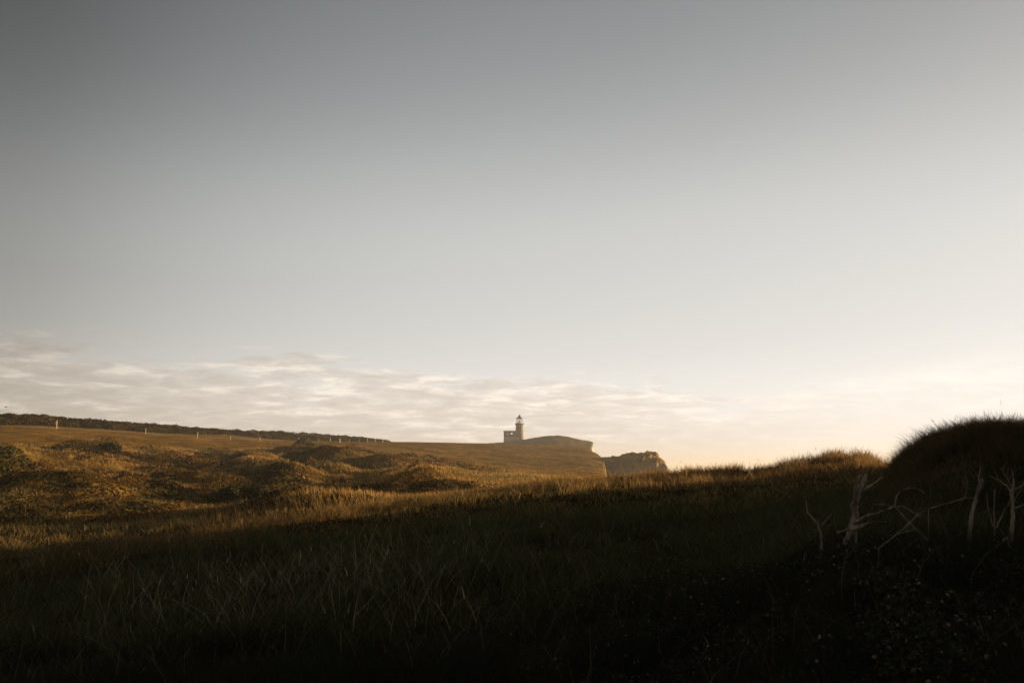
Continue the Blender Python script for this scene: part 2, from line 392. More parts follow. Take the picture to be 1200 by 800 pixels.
BROWN = ((.16, .115, .055), (.30, .22, .115), (.48, .38, .23))
M_land = land_mat('downland turf', .3, .5, .92, True, BROWN)
M_crumble = land_mat('crumbling clay and chalk', .5, .85, 1.6, False, BROWN)
M_cliff = land_mat('shade-darkened turf over chalk', .30, .55, .5, False, ((.34, .30, .22), (.50, .45, .35), (.62, .57, .47)))  # turf darkened in colour to stand for the hill's unlit face
M_grass = veg_mat('grass blade', .55, .012)
M_dry = veg_mat('dry stalk', .3, .04)
M_leaf = veg_mat('bramble leaf', .2, .02, .3)
M_scrub = veg_mat('scrub leaf', .25, .006, .6)
M_wood = simple('weathered dead wood', (.06, .044, .024), (.42, .35, .235), 16, .85, (1, 1, .22), .9)
M_bark = simple('shrub bark', (.03, .022, .014), (.10, .075, .05), 9, .9)
M_post = simple('white painted wood', (.32, .28, .21), (.60, .55, .46), 4, .7)
M_postdim = simple('bare weathered post', (.16, .12, .08), (.30, .24, .17), 4, .85)
M_stone = simple('granite masonry', (.17, .14, .10), (.30, .25, .185), .9, .85, (1, 1, 1.6), .5)
M_render = simple('rendered wall', (.22, .18, .125), (.33, .28, .20), .7, .85, (1, 1, .6), .3)
M_pale = simple('limewashed lower wall', (.42, .38, .30), (.60, .55, .45), .7, .85, (1, 1, .6), .3)
M_trim = simple('dark stone trim', (.075, .06, .045), (.13, .105, .08), 1.5, .8)
M_lead = simple('dark lead dome', (.03, .028, .025), (.06, .055, .05), 2, .5, None, .1, spec=.5)
M_white = simple('white paintwork', (.62, .60, .55), (.80, .78, .73), 2, .55, None, .05)
M_path = simple('trodden chalk path', (.10, .078, .036), (.25, .20, .125), .35, .9, None, .4)
M_bird = simple('dark plumage', (.03, .03, .03), (.08, .075, .07), 6, .8)

def glass_mat():
    m, nt, nd, lk = newmat('window glass')
    out = nd.new('ShaderNodeOutputMaterial'); b = nd.new('ShaderNodeBsdfPrincipled')
    b.inputs['Base Color'].default_value = (.30, .31, .30, 1); b.inputs['Roughness'].default_value = .12
    b.inputs['Specular IOR Level'].default_value = .9
    lk.new(b.outputs[0], out.inputs[0]); return m
M_glass = glass_mat()
M_skypane = simple('window pane with painted sky reflection', (.55, .52, .46), (.66, .63, .56), 1, .35, None, 0, spec=.8)  # pale pane colour stands in for reflected sky
def lantern_mat():
    m, nt, nd, lk = newmat('lantern glass')
    out = nd.new('ShaderNodeOutputMaterial'); g = nd.new('ShaderNodeBsdfGlossy'); g.inputs['Roughness'].default_value = .08
    g.inputs['Color'].default_value = (.9, .9, .9, 1)
    t_ = nd.new('ShaderNodeBsdfTransparent'); t_.inputs[0].default_value = (.86, .87, .85, 1)
    mx = nd.new('ShaderNodeMixShader'); mx.inputs[0].default_value = .2
    lk.new(t_.outputs[0], mx.inputs[1]); lk.new(g.outputs[0], mx.inputs[2]); lk.new(mx.outputs[0], out.inputs[0]); return m
M_lantern = lantern_mat()
def clear_mat():
    m, nt, nd, lk = newmat('clear pane'); out = nd.new('ShaderNodeOutputMaterial'); t_ = nd.new('ShaderNodeBsdfTransparent'); t_.inputs[0].default_value = (.93, .94, .93, 1)
    g = nd.new('ShaderNodeBsdfGlossy'); g.inputs['Roughness'].default_value = .05; mx = nd.new('ShaderNodeMixShader'); mx.inputs[0].default_value = .08
    lk.new(t_.outputs[0], mx.inputs[1]); lk.new(g.outputs[0], mx.inputs[2]); lk.new(mx.outputs[0], out.inputs[0]); return m
M_clear = clear_mat()
def sea_mat():
    m, nt, nd, lk = newmat('sea water')
    out = nd.new('ShaderNodeOutputMaterial'); geo = nd.new('ShaderNodeNewGeometry'); b = nd.new('ShaderNodeBsdfPrincipled')
    b.inputs['Base Color'].default_value = (.03, .05, .055, 1); b.inputs['Roughness'].default_value = .25
    n = noise(nd, lk, geo.outputs['Position'], .15, 5, .6, .2, (1, .5, 1)); bp = nd.new('ShaderNodeBump')
    bp.inputs['Strength'].default_value = .5; bp.inputs['Distance'].default_value = 1.0
    lk.new(n.outputs[0], bp.inputs['Height']); lk.new(bp.outputs[0], b.inputs['Normal']); lk.new(b.outputs[0], out.inputs[0]); return m
M_sea = sea_mat()

# ------------------------------------------------------------------ the ground sheet
azg = np.concatenate([np.linspace(-math.pi, -R(34), 120, endpoint=False), np.linspace(-R(34), R(34), 620, endpoint=False), np.linspace(R(34), math.pi, 121)])
rg = np.concatenate([[.05], np.exp(np.linspace(math.log(1.2), math.log(9000), 640))])
A, RR = np.meshgrid(azg, rg, indexing='ij')
X, Yg = np.sin(A) * RR, np.cos(A) * RR
Pg = np.stack([X, Yg, ground(X, Yg)], -1)
me = grid_mesh('ground', Pg)
ra = me.attributes.new('rough', 'FLOAT', 'POINT')  # mask of the near ground that gets the darker shade colour
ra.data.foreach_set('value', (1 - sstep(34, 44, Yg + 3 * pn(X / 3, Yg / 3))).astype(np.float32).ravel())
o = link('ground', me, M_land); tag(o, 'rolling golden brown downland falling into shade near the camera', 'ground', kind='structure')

bm = bmesh.new(); s_ = 20000
bm.faces.new([bm.verts.new(q) for q in ((-s_, -s_, EYE + SEA), (s_, -s_, EYE + SEA), (s_, s_, EYE + SEA), (-s_, s_, EYE + SEA))])
tag(bm_obj('sea', bm, M_sea), 'calm grey sea stretching to the horizon below the cliffs', 'sea', kind='structure')

# ------------------------------------------------------------------ back hill with the lighthouse, chalk face at its right end
def ridge_mesh(name, prof, Yc, near, far, yshape, xs, bot, rough, seed, endw):
    """a hill: prof gives the top line by photo column at depth Yc; it falls towards near / away to far"""
    pxs = np.array([q[0] for q in prof]); pys = np.array([q[1] for q in prof])
    ux = np.array([U(a, b) * Yc for a, b in prof]); zz = np.array([V(b) * Yc for b in pys])
    vv = np.concatenate([np.linspace(-1, 0, 46, endpoint=False), np.linspace(0, 1, 30)])
    P = np.empty((len(xs), len(vv), 3))
    for i, x in enumerate(xs):
        top = np.interp(x, ux, zz, left=zz[0], right=zz[-1])
        y = np.where(vv < 0, Yc + vv * near, Yc + vv * far)
        fall = np.where(vv < 0, yshape(-vv), yshape(vv))
        zrow = top - (top - bot) * fall
        P[i, :, 0] = x; P[i, :, 1] = y; P[i, :, 2] = zrow
    return P, vv

xs = np.concatenate([np.linspace(-130, 44, 150), [44.6, 45.2, 45.5, 45.65, 45.8, 45.95, 46.1, 46.6, 47.4]])
prof = [(300, 525), (500, 521.5), (560, 519.8), (585, 518.3), (604, 516.6), (618, 514.3), (634, 511.3), (642, 510.5), (655, 510.2), (664, 511.6), (676, 514), (690, 517), (697.3, 518.4)]
YB = 560.0
P, vv = ridge_mesh('hill', prof, YB, 110, 140, lambda q: .10 * sstep(0, .28, q) + .02 * q + .25 * sstep(.55, 1, q), xs, SEA - 6, .3, 1, 6)
# chalk end: beyond the brink the ground falls sheer to the sea; the brink runs back into a small bay
edge = 45.0 + fbm(P[0, :, 1] / 9.0, P[0, :, 1] * 0 + 2, 3) * 2.2 - np.where(vv < 0, (-vv) * 14, vv * 14)
for j in range(len(vv)):
    xj = P[:, j, 0]
    xn = np.where(xj > 44, edge[j] + (xj - 45.0) * .8, -130 + (xj + 130) / 174 * (edge[j] + .8 * (44 - 45.0) + 130))
    d = sstep(45.3, 46.2, xj)
    P[:, j, 2] = P[:, j, 2] * (1 - d) + (SEA - 6) * d
    P[:, j, 0] = xn + fbm(xj * .3, P[:, j, 2] * .35 + j * .08, 3) * 1.2 * d
P[:, :, 2] += EYE + fbm(P[:, :, 0] / 7, P[:, :, 1] / 9, 4) * .5
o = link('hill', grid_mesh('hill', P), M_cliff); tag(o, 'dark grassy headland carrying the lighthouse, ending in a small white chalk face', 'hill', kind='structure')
HILLP = P

def hill_z(x, y):
    d = (HILLP[:, :, 0] - x) ** 2 + (HILLP[:, :, 1] - y) ** 2
    i, j = np.unravel_index(np.argmin(d), d.shape)
    return float(HILLP[i, j, 2])

# crumbling chalk headland between the hill and the grass crest
prof = [(676, 553), (684, 549), (690, 545), (697, 540.5), (704, 537.3), (711, 536.0), (717, 534.2), (721, 534.0), (724, 535.6), (730, 533), (736, 530.6), (741, 529.6), (746, 530.6), (753, 530.2), (757, 529.2), (763, 529.6), (769, 530), (772, 532.5), (773.6, 536), (775, 540), (776, 546)]
YH = 300.0
x0, x1 = U(676) * YH, U(776) * YH
xs = np.concatenate([np.linspace(x0 - 20, x1 - .6, 150), np.linspace(x1 - .5, x1 + 1.5, 12)])
P, vv = ridge_mesh('headland', prof, YH, 46, 70, lambda q: .22 * q + .78 * sstep(.30, .62, q) , xs, SEA - 6, .3, 2, 3)
for j in range(len(vv)):
    d = sstep(x1 - .1, x1 + 1.2, P[:, j, 0]); P[:, j, 2] = P[:, j, 2] * (1 - d) + (SEA - 6) * d
rgh = fbm(P[:, :, 0] / 2.2, P[:, :, 1] / 3.0, 4, .6)
P[:, :, 2] += EYE + rgh * 1.0
P[:, :, 1] += fbm(P[:, :, 0] / 4.0 + 8, P[:, :, 2] / 3.0, 3) * 2.2
P[:, :, 0] += fbm(P[:, :, 1] / 5.0 + 8, P[:, :, 2] / 2.2 + 3, 3) * .9
o = link('headland', grid_mesh('headland', P, smooth=False), M_crumble); tag(o, 'crumbling brown headland with ragged top and sheer right end', 'headland', kind='structure')

# ------------------------------------------------------------------ lighthouse
def lighthouse():
    YL = 561.0; m = YL / F * CP                       # metres per photo pixel there (approximately)
    bx = U(608.8, 516) * YL
    zb = EYE + V(516.5) * YL
    root = empty('lighthouse', (bx, YL, zb))
    tag(root, 'round stone lighthouse with glazed lantern beside a flat roofed house on the headland', 'lighthouse')
    k = YL / (F / CP)                                  # metres per photo pixel
    zt = (516.5 - 497.6) * k
    rb, rt = 5.0 * k, 4.45 * k
    bm = bmesh.new(); lathe(bm, [(rb * 1.03, -3.0), (rb * 1.03, .5), (rb, .6), (rt * 1.03, zt * .72), (rt, zt * .9), (rt * 1.06, zt)], 28)
    bm_obj('tower', bm, M_stone, root, True)
    tower = root.children[-1] if root.children else None
    bm = bmesh.new(); lathe(bm, [(rt * 1.06, zt + .002), (5.3 * k, zt + .28), (5.5 * k, zt + .34), (5.5 * k, zt + .62), (3.9 * k, zt + .63)], 28)
    bm_obj('gallery', bm, M_trim, root)
    bm = bmesh.new()
    for kk in range(18):
        a = kk * 2 * math.pi / 18; x, y = 5.3 * k * math.cos(a), 5.3 * k * math.sin(a)
        box(bm, x - .03, x + .03, y - .03, y + .03, zt + .6, zt + 1.45)
    for zz in (1.0, 1.42):
        for kk in range(24):
            a0, a1 = kk * 2 * math.pi / 24, (kk + 1) * 2 * math.pi / 24
            tube(bm, [(5.3 * k * math.cos(a0), 5.3 * k * math.sin(a0), zt + zz), (5.3 * k * math.cos(a1), 5.3 * k * math.sin(a1), zt + zz)], [.022, .022], 4, 0)
    bm_obj('railing', bm, M_trim, root)
    bm = bmesh.new(); lathe(bm, [(3.9 * k, zt + .632), (3.9 * k, zt + 1.0), (3.75 * k, zt + 1.02)], 24)
    bm_obj('lantern_base', bm, M_white, root)
    lz0, lz1 = zt + 1.021, zt + 1.02 + 5.1 * k
    bm = bmesh.new()
    seg = 12
    for kk in range(seg):
        a0, a1 = kk * 2 * math.pi / seg, (kk + 1) * 2 * math.pi / seg
        r_ = 3.6 * k
        bm.faces.new([bm.verts.new(q) for q in ((r_ * math.cos(a0), r_ * math.sin(a0), lz0), (r_ * math.cos(a1), r_ * math.sin(a1), lz0), (r_ * math.cos(a1), r_ * math.sin(a1), lz1), (r_ * math.cos(a0), r_ * math.sin(a0), lz1))])
    lan = bm_obj('lantern_glazing', bm, M_lantern, root)
    bm = bmesh.new()
    for kk in range(seg):
        a0 = kk * 2 * math.pi / seg; r_ = 3.64 * k
        x, y = r_ * math.cos(a0), r_ * math.sin(a0); box(bm, x - .045, x + .045, y - .045, y + .045, lz0, lz1)
    for zz in (lz0 + .02, (lz0 + lz1) / 2):
        for kk in range(seg):
            a0, a1 = kk * 2 * math.pi / seg, (kk + 1) * 2 * math.pi / seg; r_ = 3.63 * k
            tube(bm, [(r_ * math.cos(a0), r_ * math.sin(a0), zz), (r_ * math.cos(a1), r_ * math.sin(a1), zz)], [.04, .04], 4, 0)
    bm_obj('glazing_bars', bm, M_white, lan)
    bm = bmesh.new(); lathe(bm, [(.5, lz0), (.62, lz0 + .5), (.62, lz0 + 1.3), (.4, lz0 + 1.6)], 12)
    bm_obj('lamp', bm, M_white, lan)
    bm = bmesh.new(); lathe(bm, [(4.0 * k, lz1 + .002), (4.05 * k, lz1 + .15), (3.4 * k, lz1 + .45), (2.3 * k, lz1 + .78), (1.3 * k, lz1 + .95)], 24)
    dome = bm_obj('dome', bm, M_lead, root, True)
    bm = bmesh.new(); lathe(bm, [(.5 * k, lz1 + .953), (1.35 * k, lz1 + 1.05), (1.6 * k, lz1 + 1.35), (1.35 * k, lz1 + 1.75), (.6 * k, lz1 + 1.98), (.12, lz1 + 2.05), (.06, lz1 + 2.6)], 14)
    bm_obj('finial', bm, M_lead, dome, True)
    # house joined to the tower's left side
    hx0, hx1 = (590.3 - 608.8) * k, (605.0 - 608.8) * k
    hz = (516.5 - 505.6) * k
    y0, y1 = -2.6, 4.0
    ox, oz, ow, oh = (599.5 - 608.8) * k, (516.5 - 508.0) * k, 1.15, 1.05        # opening you can see right through
    bm = bmesh.new(); mid = hz * .47
    box(bm, hx0, hx1, y0, y1, -3.0, mid)
    for (ya, yb, dz, gr) in ((y0, y0 + .4, 0, 0), (y1 - .4, y1, .22, .25)):
        zl, zh = max(mid + .02, oz - oh / 2 + dz - gr), min(hz - .02, oz + oh / 2 + dz + gr)
        box(bm, hx0, ox - ow / 2 - gr, ya, yb, mid + .002, hz); box(bm, ox + ow / 2 + gr, hx1, ya, yb, mid + .002, hz)
        box(bm, ox - ow / 2 - gr + .002, ox + ow / 2 + gr - .002, ya, yb, mid + .002, zl); box(bm, ox - ow / 2 - gr + .002, ox + ow / 2 + gr - .002, ya, yb, zh, hz)
    box(bm, hx0, hx0 + .4, y0 + .402, y1 - .402, mid + .002, hz); box(bm, hx1 - .4, hx1, y0 + .402, y1 - .402, mid + .002, hz)
    house = bm_obj('house', bm, M_render, root)
    bm = bmesh.new(); box(bm, hx0 - .05, hx1 - .2, y0 - .05, y1 - .1, -2.9, hz * .47 - .002); bm_obj('lower_wall', bm, M_pale, house)
    bm = bmesh.new(); box(bm, hx0 - .22, hx1 - .01, y0 - .22, y1 + .2, hz + .002, hz + .42); bm_obj('parapet', bm, M_trim, house)
    bm = bmesh.new(); box(bm, hx0 + .002, hx1 - .15, y0 - .12, y0 - .003, hz * .47, hz * .52); bm_obj('string_course', bm, M_trim, house)
    def window(cx, cz, w, h, band=.16, glass=None):
        bm = bmesh.new()
        x0_, x1_ = cx - w / 2, cx + w / 2; z0, z1 = cz - h / 2, cz + h / 2
        for q in ((x0_ - band, x0_, z0 - band, z1 + band), (x1_, x1_ + band, z0 - band, z1 + band), (x0_, x1_, z1, z1 + band), (x0_, x1_, z0 - band, z0)):
            box(bm, q[0], q[1], y0 - .16, y0 - .052, q[2], q[3])
        f = bm_obj('window', bm, M_trim, house)
        bm = bmesh.new(); box(bm, x0_ + .002, x1_ - .002, y0 - .10, y0 - .054, z0 + .002, z1 - .002); bm_obj('pane', bm, glass or M_skypane, f)
        bm = bmesh.new()
        box(bm, cx - .035, cx + .035, y0 - .13, y0 - .102, z0 + .003, z1 - .003)
        for q in ((x0_ + .003, cx - .036), (cx + .036, x1_ - .003)): box(bm, q[0], q[1], y0 - .13, y0 - .102, cz - .03, cz + .03)
        bm_obj('glazing_bar', bm, M_white, f)
    zz = lambda py: (516.5 - py) * k
    window((594.6 - 608.8) * k, zz(508.6), 1.5, 1.25)
    window(ox, oz, ow - .1, oh - .1, glass=M_clear)
    window((594.2 - 608.8) * k, zz(513.6), 1.15, 1.0)
    window((600.5 - 608.8) * k, zz(513.0), 1.35, .8)
    # tower windows and door
    def slit(ang, zc, w, h, name, mat):
        bm = bmesh.new(); r_ = rb + (rt - rb) * zc / zt
        box(bm, -w / 2, w / 2, -r_ - .06, -r_ + .35, zc - h / 2, zc + h / 2)
        bmesh.ops.rotate(bm, verts=bm.verts, cent=(0, 0, 0), matrix=Matrix.Rotation(ang, 3, 'Z'))
        return bm_obj(name, bm, mat, root)
    slit(R(18), zt * .62, .55, .9, 'tower_window', M_glass); slit(R(-30), zt * .40, .55, .9, 'tower_window', M_glass)
    slit(R(-22), .95, .9, 1.9, 'door', M_white)
lighthouse()
# low boundary wall of the lighthouse yard
# ------------------------------------------------------------------ scrub belt along the ridge
bl = Blades()
RIDGE = [(-260, 478, 105), (-120, 481, 118), (0, 484.5, 140), (40, 485, 148), (80, 489, 155), (130, 492.5, 165), (160, 494.5, 172), (190, 497, 182), (220, 499.5, 196), (250, 501.5, 208), (290, 503.5, 224), (330, 504.5, 240), (350, 506, 250), (380, 507.8, 266), (405, 509.5, 280), (430, 512, 294), (445, 513.6, 304), (456, 516, 312)]
rp = np.array(RIDGE, float)
tops = []
for px in np.arange(-260, 456, 3.4):
    py = np.interp(px, rp[:, 0], rp[:, 1]); Yr = np.interp(px, rp[:, 0], rp[:, 2])
    for row in range(3):
        Y = Yr * (1.0 + row * .025) + random.uniform(0, 2)
        ppx = px + random.uniform(-3, 3)
        x = U(ppx, py) * Y; g = gz(x, Y)
        top = EYE + V(py + random.uniform(-.5, 2.5) - 1.5 * pn(px / 23.0, .5)) * Y if row == 2 else min(g + random.uniform(.5, 1.5) * (1 + .4 * row), EYE + V(py + 1.0) * Y)
        hh = max(.3, min(top - g, 4.5)); tops.append((x, Y, g, hh))
for (x, Y, g, hh) in tops:
    n = 300
    rad = random.uniform(1.2, 2.5) * (.6 + .25 * hh)
    th = rng.uniform(0, 2 * np.pi, n); cz = rng.uniform(0, 1, n); rr = np.sqrt(1 - cz ** 2) * rng.uniform(.7, 1.0, n) ** .5
    lump = 1 + .25 * np.sin(th * 3 + random.uniform(0, 6)) * rr
    c = np.stack([x + np.cos(th) * rr * rad * lump, Y + np.sin(th) * rr * rad * lump, g + cz * hh * (.93 + .1 * rng.random(n))], 1)
    base = np.array(random.choice([(.036, .030, .010), (.024, .024, .008), (.052, .034, .012), (.066, .040, .014), (.10, .066, .022), (.028, .028, .009)]))
    tint = base[None] * rng.uniform(.65, 1.4, (n, 1))
    bl.leaves(c, rng.uniform(.18, .42, n), tint, aspect=.75, up=.2)
o = bl.build('scrub', M_scrub); tag(o, 'long dark belt of gorse and thorn scrub along the left ridge', 'scrub', kind='stuff')

# ------------------------------------------------------------------ trodden path under the scrub
pp_ = []
for px in np.arange(-40, 330, 4.0):
    base = np.interp(px, [-40, 0, 66, 170, 231, 270, 305, 350], [498.5, 500, 502.0, 508.3, 512.6, 514.6, 515.8, 517.5]) - 1.0
    x, y, z = hit(px, base, 60); pp_.append((x, y, z))
pp_ = np.array(pp_)
kk_ = np.ones(5) / 5
for q in range(2): pp_[2:-2, q] = np.convolve(pp_[:, q], kk_, mode='valid')
nrm = np.gradient(pp_[:, :2], axis=0); nrm = np.stack([-nrm[:, 1], nrm[:, 0]], 1); nrm /= np.linalg.norm(nrm, axis=1)[:, None]
G = np.empty((len(pp_), 6, 3))
for jj, t_ in enumerate(np.linspace(-1, 1, 6)):
    w_ = 1.1 * (.65 + .8 * pn(pp_[:, 0] / 7, pp_[:, 1] / 7 + 3)) * t_
    G[:, jj, 0] = pp_[:, 0] + nrm[:, 0] * w_; G[:, jj, 1] = pp_[:, 1] + nrm[:, 1] * w_
    G[:, jj, 2] = ground(G[:, jj, 0], G[:, jj, 1]) + .06 - .05 * abs(t_)
o = link('path', grid_mesh('path', G), M_path); tag(o, 'pale trodden path running along the foot of the scrub', 'path', kind='structure')

# ------------------------------------------------------------------ fence posts
def make_post(name, px, py0, py1, label, mat=None, w=1.0, group='posts along the scrub edge', lean=0):
    x, y, z = hit(px, py1, 60)
    k = y / (F / CP); h = (py1 - py0) * k; s = .056 * w * max(1, y / 150)
    root = empty(name, (x, y, z), random.uniform(-.3, .3)); root.rotation_euler[1] = lean
    tag(root, label, 'post', group)
    bm = bmesh.new(); lathe(bm, [(s, -.35), (s * 1.02, .1), (s * .96, h * .93)], 10); bm_obj('shaft', bm, mat or M_post, root, False)
    bm = bmesh.new(); lathe(bm, [(s * 1.12, h * .93 + .002), (s * 1.12, h * .97), (s * .5, h)], 10); bm_obj('cap', bm, mat or M_post, root, False)
make_post('fence_post', 66, 492.2, 502.4, 'tallest white post, standing leftmost of the white posts below the scrub', w=1.35)
make_post('fence_post', 57, 495.5, 501.5, 'bare brown post just left of the tallest white post', M_postdim)
make_post('fence_post', 170.5, 501.3, 508.8, 'slim pale post, second white post from the left')
make_post('fence_post', 231, 505.8, 513.2, 'white leaning post, third white post from the left', w=1.15, lean=.09)
make_post('fence_post', 270, 510.2, 515.4, 'short pale stump post, fourth white post from the left')
make_post('fence_post', 304.5, 511.6, 516.4, 'faint pale post midway between short stump post and bright slim post')
make_post('fence_post', 350, 512.6, 518.2, 'bright slim white post at left end of the close row of posts', w=1.1)
make_post('fence_post', 361, 513.6, 517.8, 'thin grey post directly right of the bright slim white post', M_postdim)
make_post('fence_post', 373, 513.6, 518.2, 'thick brown post in the middle left of the close row', M_postdim, 1.3)
make_post('fence_post', 387, 512.8, 517.2, 'pale post between thick brown post and broad white post')
make_post('fence_post', 398, 513.6, 518.4, 'broad white post, widest in the close row', w=1.9)
make_post('fence_post', 409, 514.4, 518.0, 'dull brown post right of the broad white post', M_postdim)
make_post('fence_post', 421, 514.2, 518.0, 'dull brown post left of the last three pale posts', M_postdim)
make_post('fence_post', 430.5, 513.4, 517.6, 'pale post, third from the right end of the row')
make_post('fence_post', 440, 513.8, 517.8, 'pale post, second from the right end of the row')
make_post('fence_post', 448.4, 514.0, 518.4, 'bright white post at right end of the row, by the scrub tip', w=1.25)

# ------------------------------------------------------------------ bird
def bird():
    c = at(7, 476.8, 90)
    root = empty('bird', c, R(60)); root.scale = (.6, .6, .6); tag(root, 'tiny dark bird flying above the left end of the scrub ridge', 'bird')
    bm = bmesh.new(); tube(bm, [(-.21, 0, 0), (-.15, 0, .005), (-.04, 0, .0), (.08, 0, .01), (.16, 0, .03), (.20, 0, .035), (.235, 0, .028)], [.012, .03, .06, .055, .035, .028, .006], 10, 0)
    # wings grow out of the same body mesh
    for sy in (-1, 1):
        prev = None
        for (yy, xx, ch, zz) in ((.03, .02, .16, .03), (.16, .05, .15, .09), (.30, .0, .11, .10), (.44, -.07, .03, .07)):
            cur = [bm.verts.new((xx + ch / 2, sy * yy, zz)), bm.verts.new((xx, sy * yy, zz + .012)), bm.verts.new((xx - ch / 2, sy * yy, zz - .01)), bm.verts.new((xx, sy * yy, zz - .008))]
            if prev:
                for q in range(4): bm.faces.new((prev[q], prev[(q + 1) % 4], cur[(q + 1) % 4], cur[q]))
            prev = cur
        bm.faces.new(prev)
    t_ = [bm.verts.new(q) for q in ((-.19, .02, .004), (-.30, .05, 0), (-.31, 0, .004), (-.30, -.05, 0), (-.19, -.02, .004))]
    bm.faces.new(t_)
    bm_obj('body', bm, M_bird, root, True)
bird()

# ------------------------------------------------------------------ hillside: low heath cover and golden grass
def wedge(n, y0, y1, u0, u1, pw=1.0):
    """points with even spread in depth**pw"""
    q = rng.random(n); Y = (y0 ** pw + q * (y1 ** pw - y0 ** pw)) ** (1 / pw); u = rng.uniform(u0, u1, n)
    return u * Y, Y

def tri_tint(n, cols_, var=.25):
    i = rng.integers(0, len(cols_), n)
    return np.array(cols_)[i] * rng.uniform(1 - var, 1 + var, (n, 1))

gold = [(.42, .25, .072), (.34, .20, .055), (.46, .30, .10), (.25, .155, .045), (.30, .155, .045)]
olive = [(.10, .095, .030), (.13, .115, .040), (.085, .080, .028)]
bl = Blades()
n = 330000
x, y = wedge(n, 34, 215, -.66, .10, 1.0)
az = np.arctan2(x, y); zone = hum_zone(az, y); fld = np.interp(az, FA, FN)
heath = fbm(x / 7.0 + 9, y / 8.0 + 2, 3)                        # where low shrubs replace grass
keep = (rng.random(n) < np.where(y < fld, .95, .25) * sstep(.30, .0, heath - .05 + .22 * sstep(-.12, -.36, x / y) * sstep(75, 50, y))) & (x / y < .10)
x, y, zone, fld, heath = x[keep], y[keep], zone[keep], fld[keep], heath[keep]; n = len(x)
h = rng.uniform(.14, .36, n) * np.where(y < fld, 1, .45) * (.75 + .5 * sstep(-.2, .3, pn(x / 4, y / 4)))
w = (.010 + y * .00042) * rng.uniform(.6, 1.3, n)
tint = tri_tint(n, gold); tint2 = tri_tint(n, olive)
mixv = sstep(-.15, .25, fbm(x / 12 + 4, y / 12 + 8, 3))[:, None] * .8
tint = tint * (1 - mixv) + tint2 * mixv
bl.add(np.stack([x, y, ground(x, y) - .03], 1), h, w, rng.uniform(2.4, 4.4, n), rng.uniform(.1, .7, n), tint, (0, .55, 1))
o = bl.build('hillside_grass', M_grass); tag(o, 'tawny sunlit grass covering the hummocky slope on the left', 'grass', kind='stuff')

bl = Blades()
n = 560000
x, y = wedge(n, 36, 190, -.66, .04, 1.0)
az = np.arctan2(x, y); zone = hum_zone(az, y)
left = sstep(-.10, -.34, x / y)
heath = fbm(x / 7.0 + 9, y / 8.0 + 2, 3) + .20 * left * (.4 + .6 * sstep(85, 50, y))
keep = (rng.random(n) < sstep(.0, .16, heath) * zone * 1.2)
x, y, heath, left = x[keep], y[keep], heath[keep], left[keep]; n = len(x)
sc_ = 1.5 + y * .010
tn = pn(x / sc_ + 4, y / sc_) + .5 * pn(x / (sc_ * .5), y / (sc_ * .5) + 7)
tuss = (np.maximum(tn, -.05) * 1.55 + .10) * (.55 + .45 * sstep(40, 70, y)) * sstep(.0, .16, heath)
zz = ground(x, y) + np.maximum(tuss, .04) * (1 - .65 * rng.random(n) ** 2.2)
kind = sstep(-.1, .2, pn(x / 5 + 3, y / 5))[:, None]
tint = tri_tint(n, [(.028, .026, .008), (.038, .032, .010), (.022, .023, .007)], .35) * (1 - kind) + tri_tint(n, [(.19, .108, .030), (.12, .072, .021), (.25, .148, .042)], .35) * kind
bl.leaves(np.stack([x, y, zz], 1), rng.uniform(.05, .11, n) + y * .0009, tint, aspect=.55, up=.2)
o = bl.build('heath', M_scrub); tag(o, 'low dark heath and gorse patches among the grass hummocks', 'heath', kind='stuff')

# single rounded bushes on the slope
def make_bush(px, py, rad, hh, label, tone, n=900):
    x, y, z = hit(px, py, 36)
    root = empty('bush', (x, y, z)); tag(root, label, 'bush', 'rounded bushes on the left slope')
    bl = Blades()
    th = rng.uniform(0, 2 * np.pi, n); cz = rng.uniform(-.05, 1, n); rr = np.sqrt(np.maximum(1 - cz ** 2, 0)) * rng.uniform(.35, 1, n) ** .4
    ph = rng.uniform(0, 6, 3)
    lump = 1 + .22 * np.sin(th * 3 + ph[0]) + .12 * np.sin(th * 7 + ph[1] + cz * 5)
    c = np.stack([np.cos(th) * rr * rad * lump, np.sin(th) * rr * rad * lump, cz * hh * (1 + .14 * np.sin(th * 4 + ph[2]))], 1)
    bl.leaves(c, rng.uniform(.07, .15, n) + y * .0011, np.array(tone)[None] * rng.uniform(.6, 1.5, (n, 1)), aspect=.6, up=.3)
    bl.build('foliage', M_scrub, root)
    bm = bmesh.new()
    for q in range(5):
        a = q * 1.3 + random.random(); tube(bm, [(0, 0, -.2), (math.cos(a) * rad * .2, math.sin(a) * rad * .2, hh * .35), (math.cos(a) * rad * .5, math.sin(a) * rad * .5, hh * .7)], [.05, .035, .012], 5)
    bm_obj('stem', bm, M_bark, root)
make_bush(125, 528, 1.35, .75, 'dark round bush standing below the field edge, left of the slim pale post', (.036, .042, .016))
make_bush(8, 553, 1.4, 1.2, 'sunlit olive bush at the left edge of the slope', (.085, .075, .026))
make_bush(285, 586, 1.7, .75, 'leafy olive bush in the hollow nearest the shadowed crest', (.05, .048, .017), 1800)

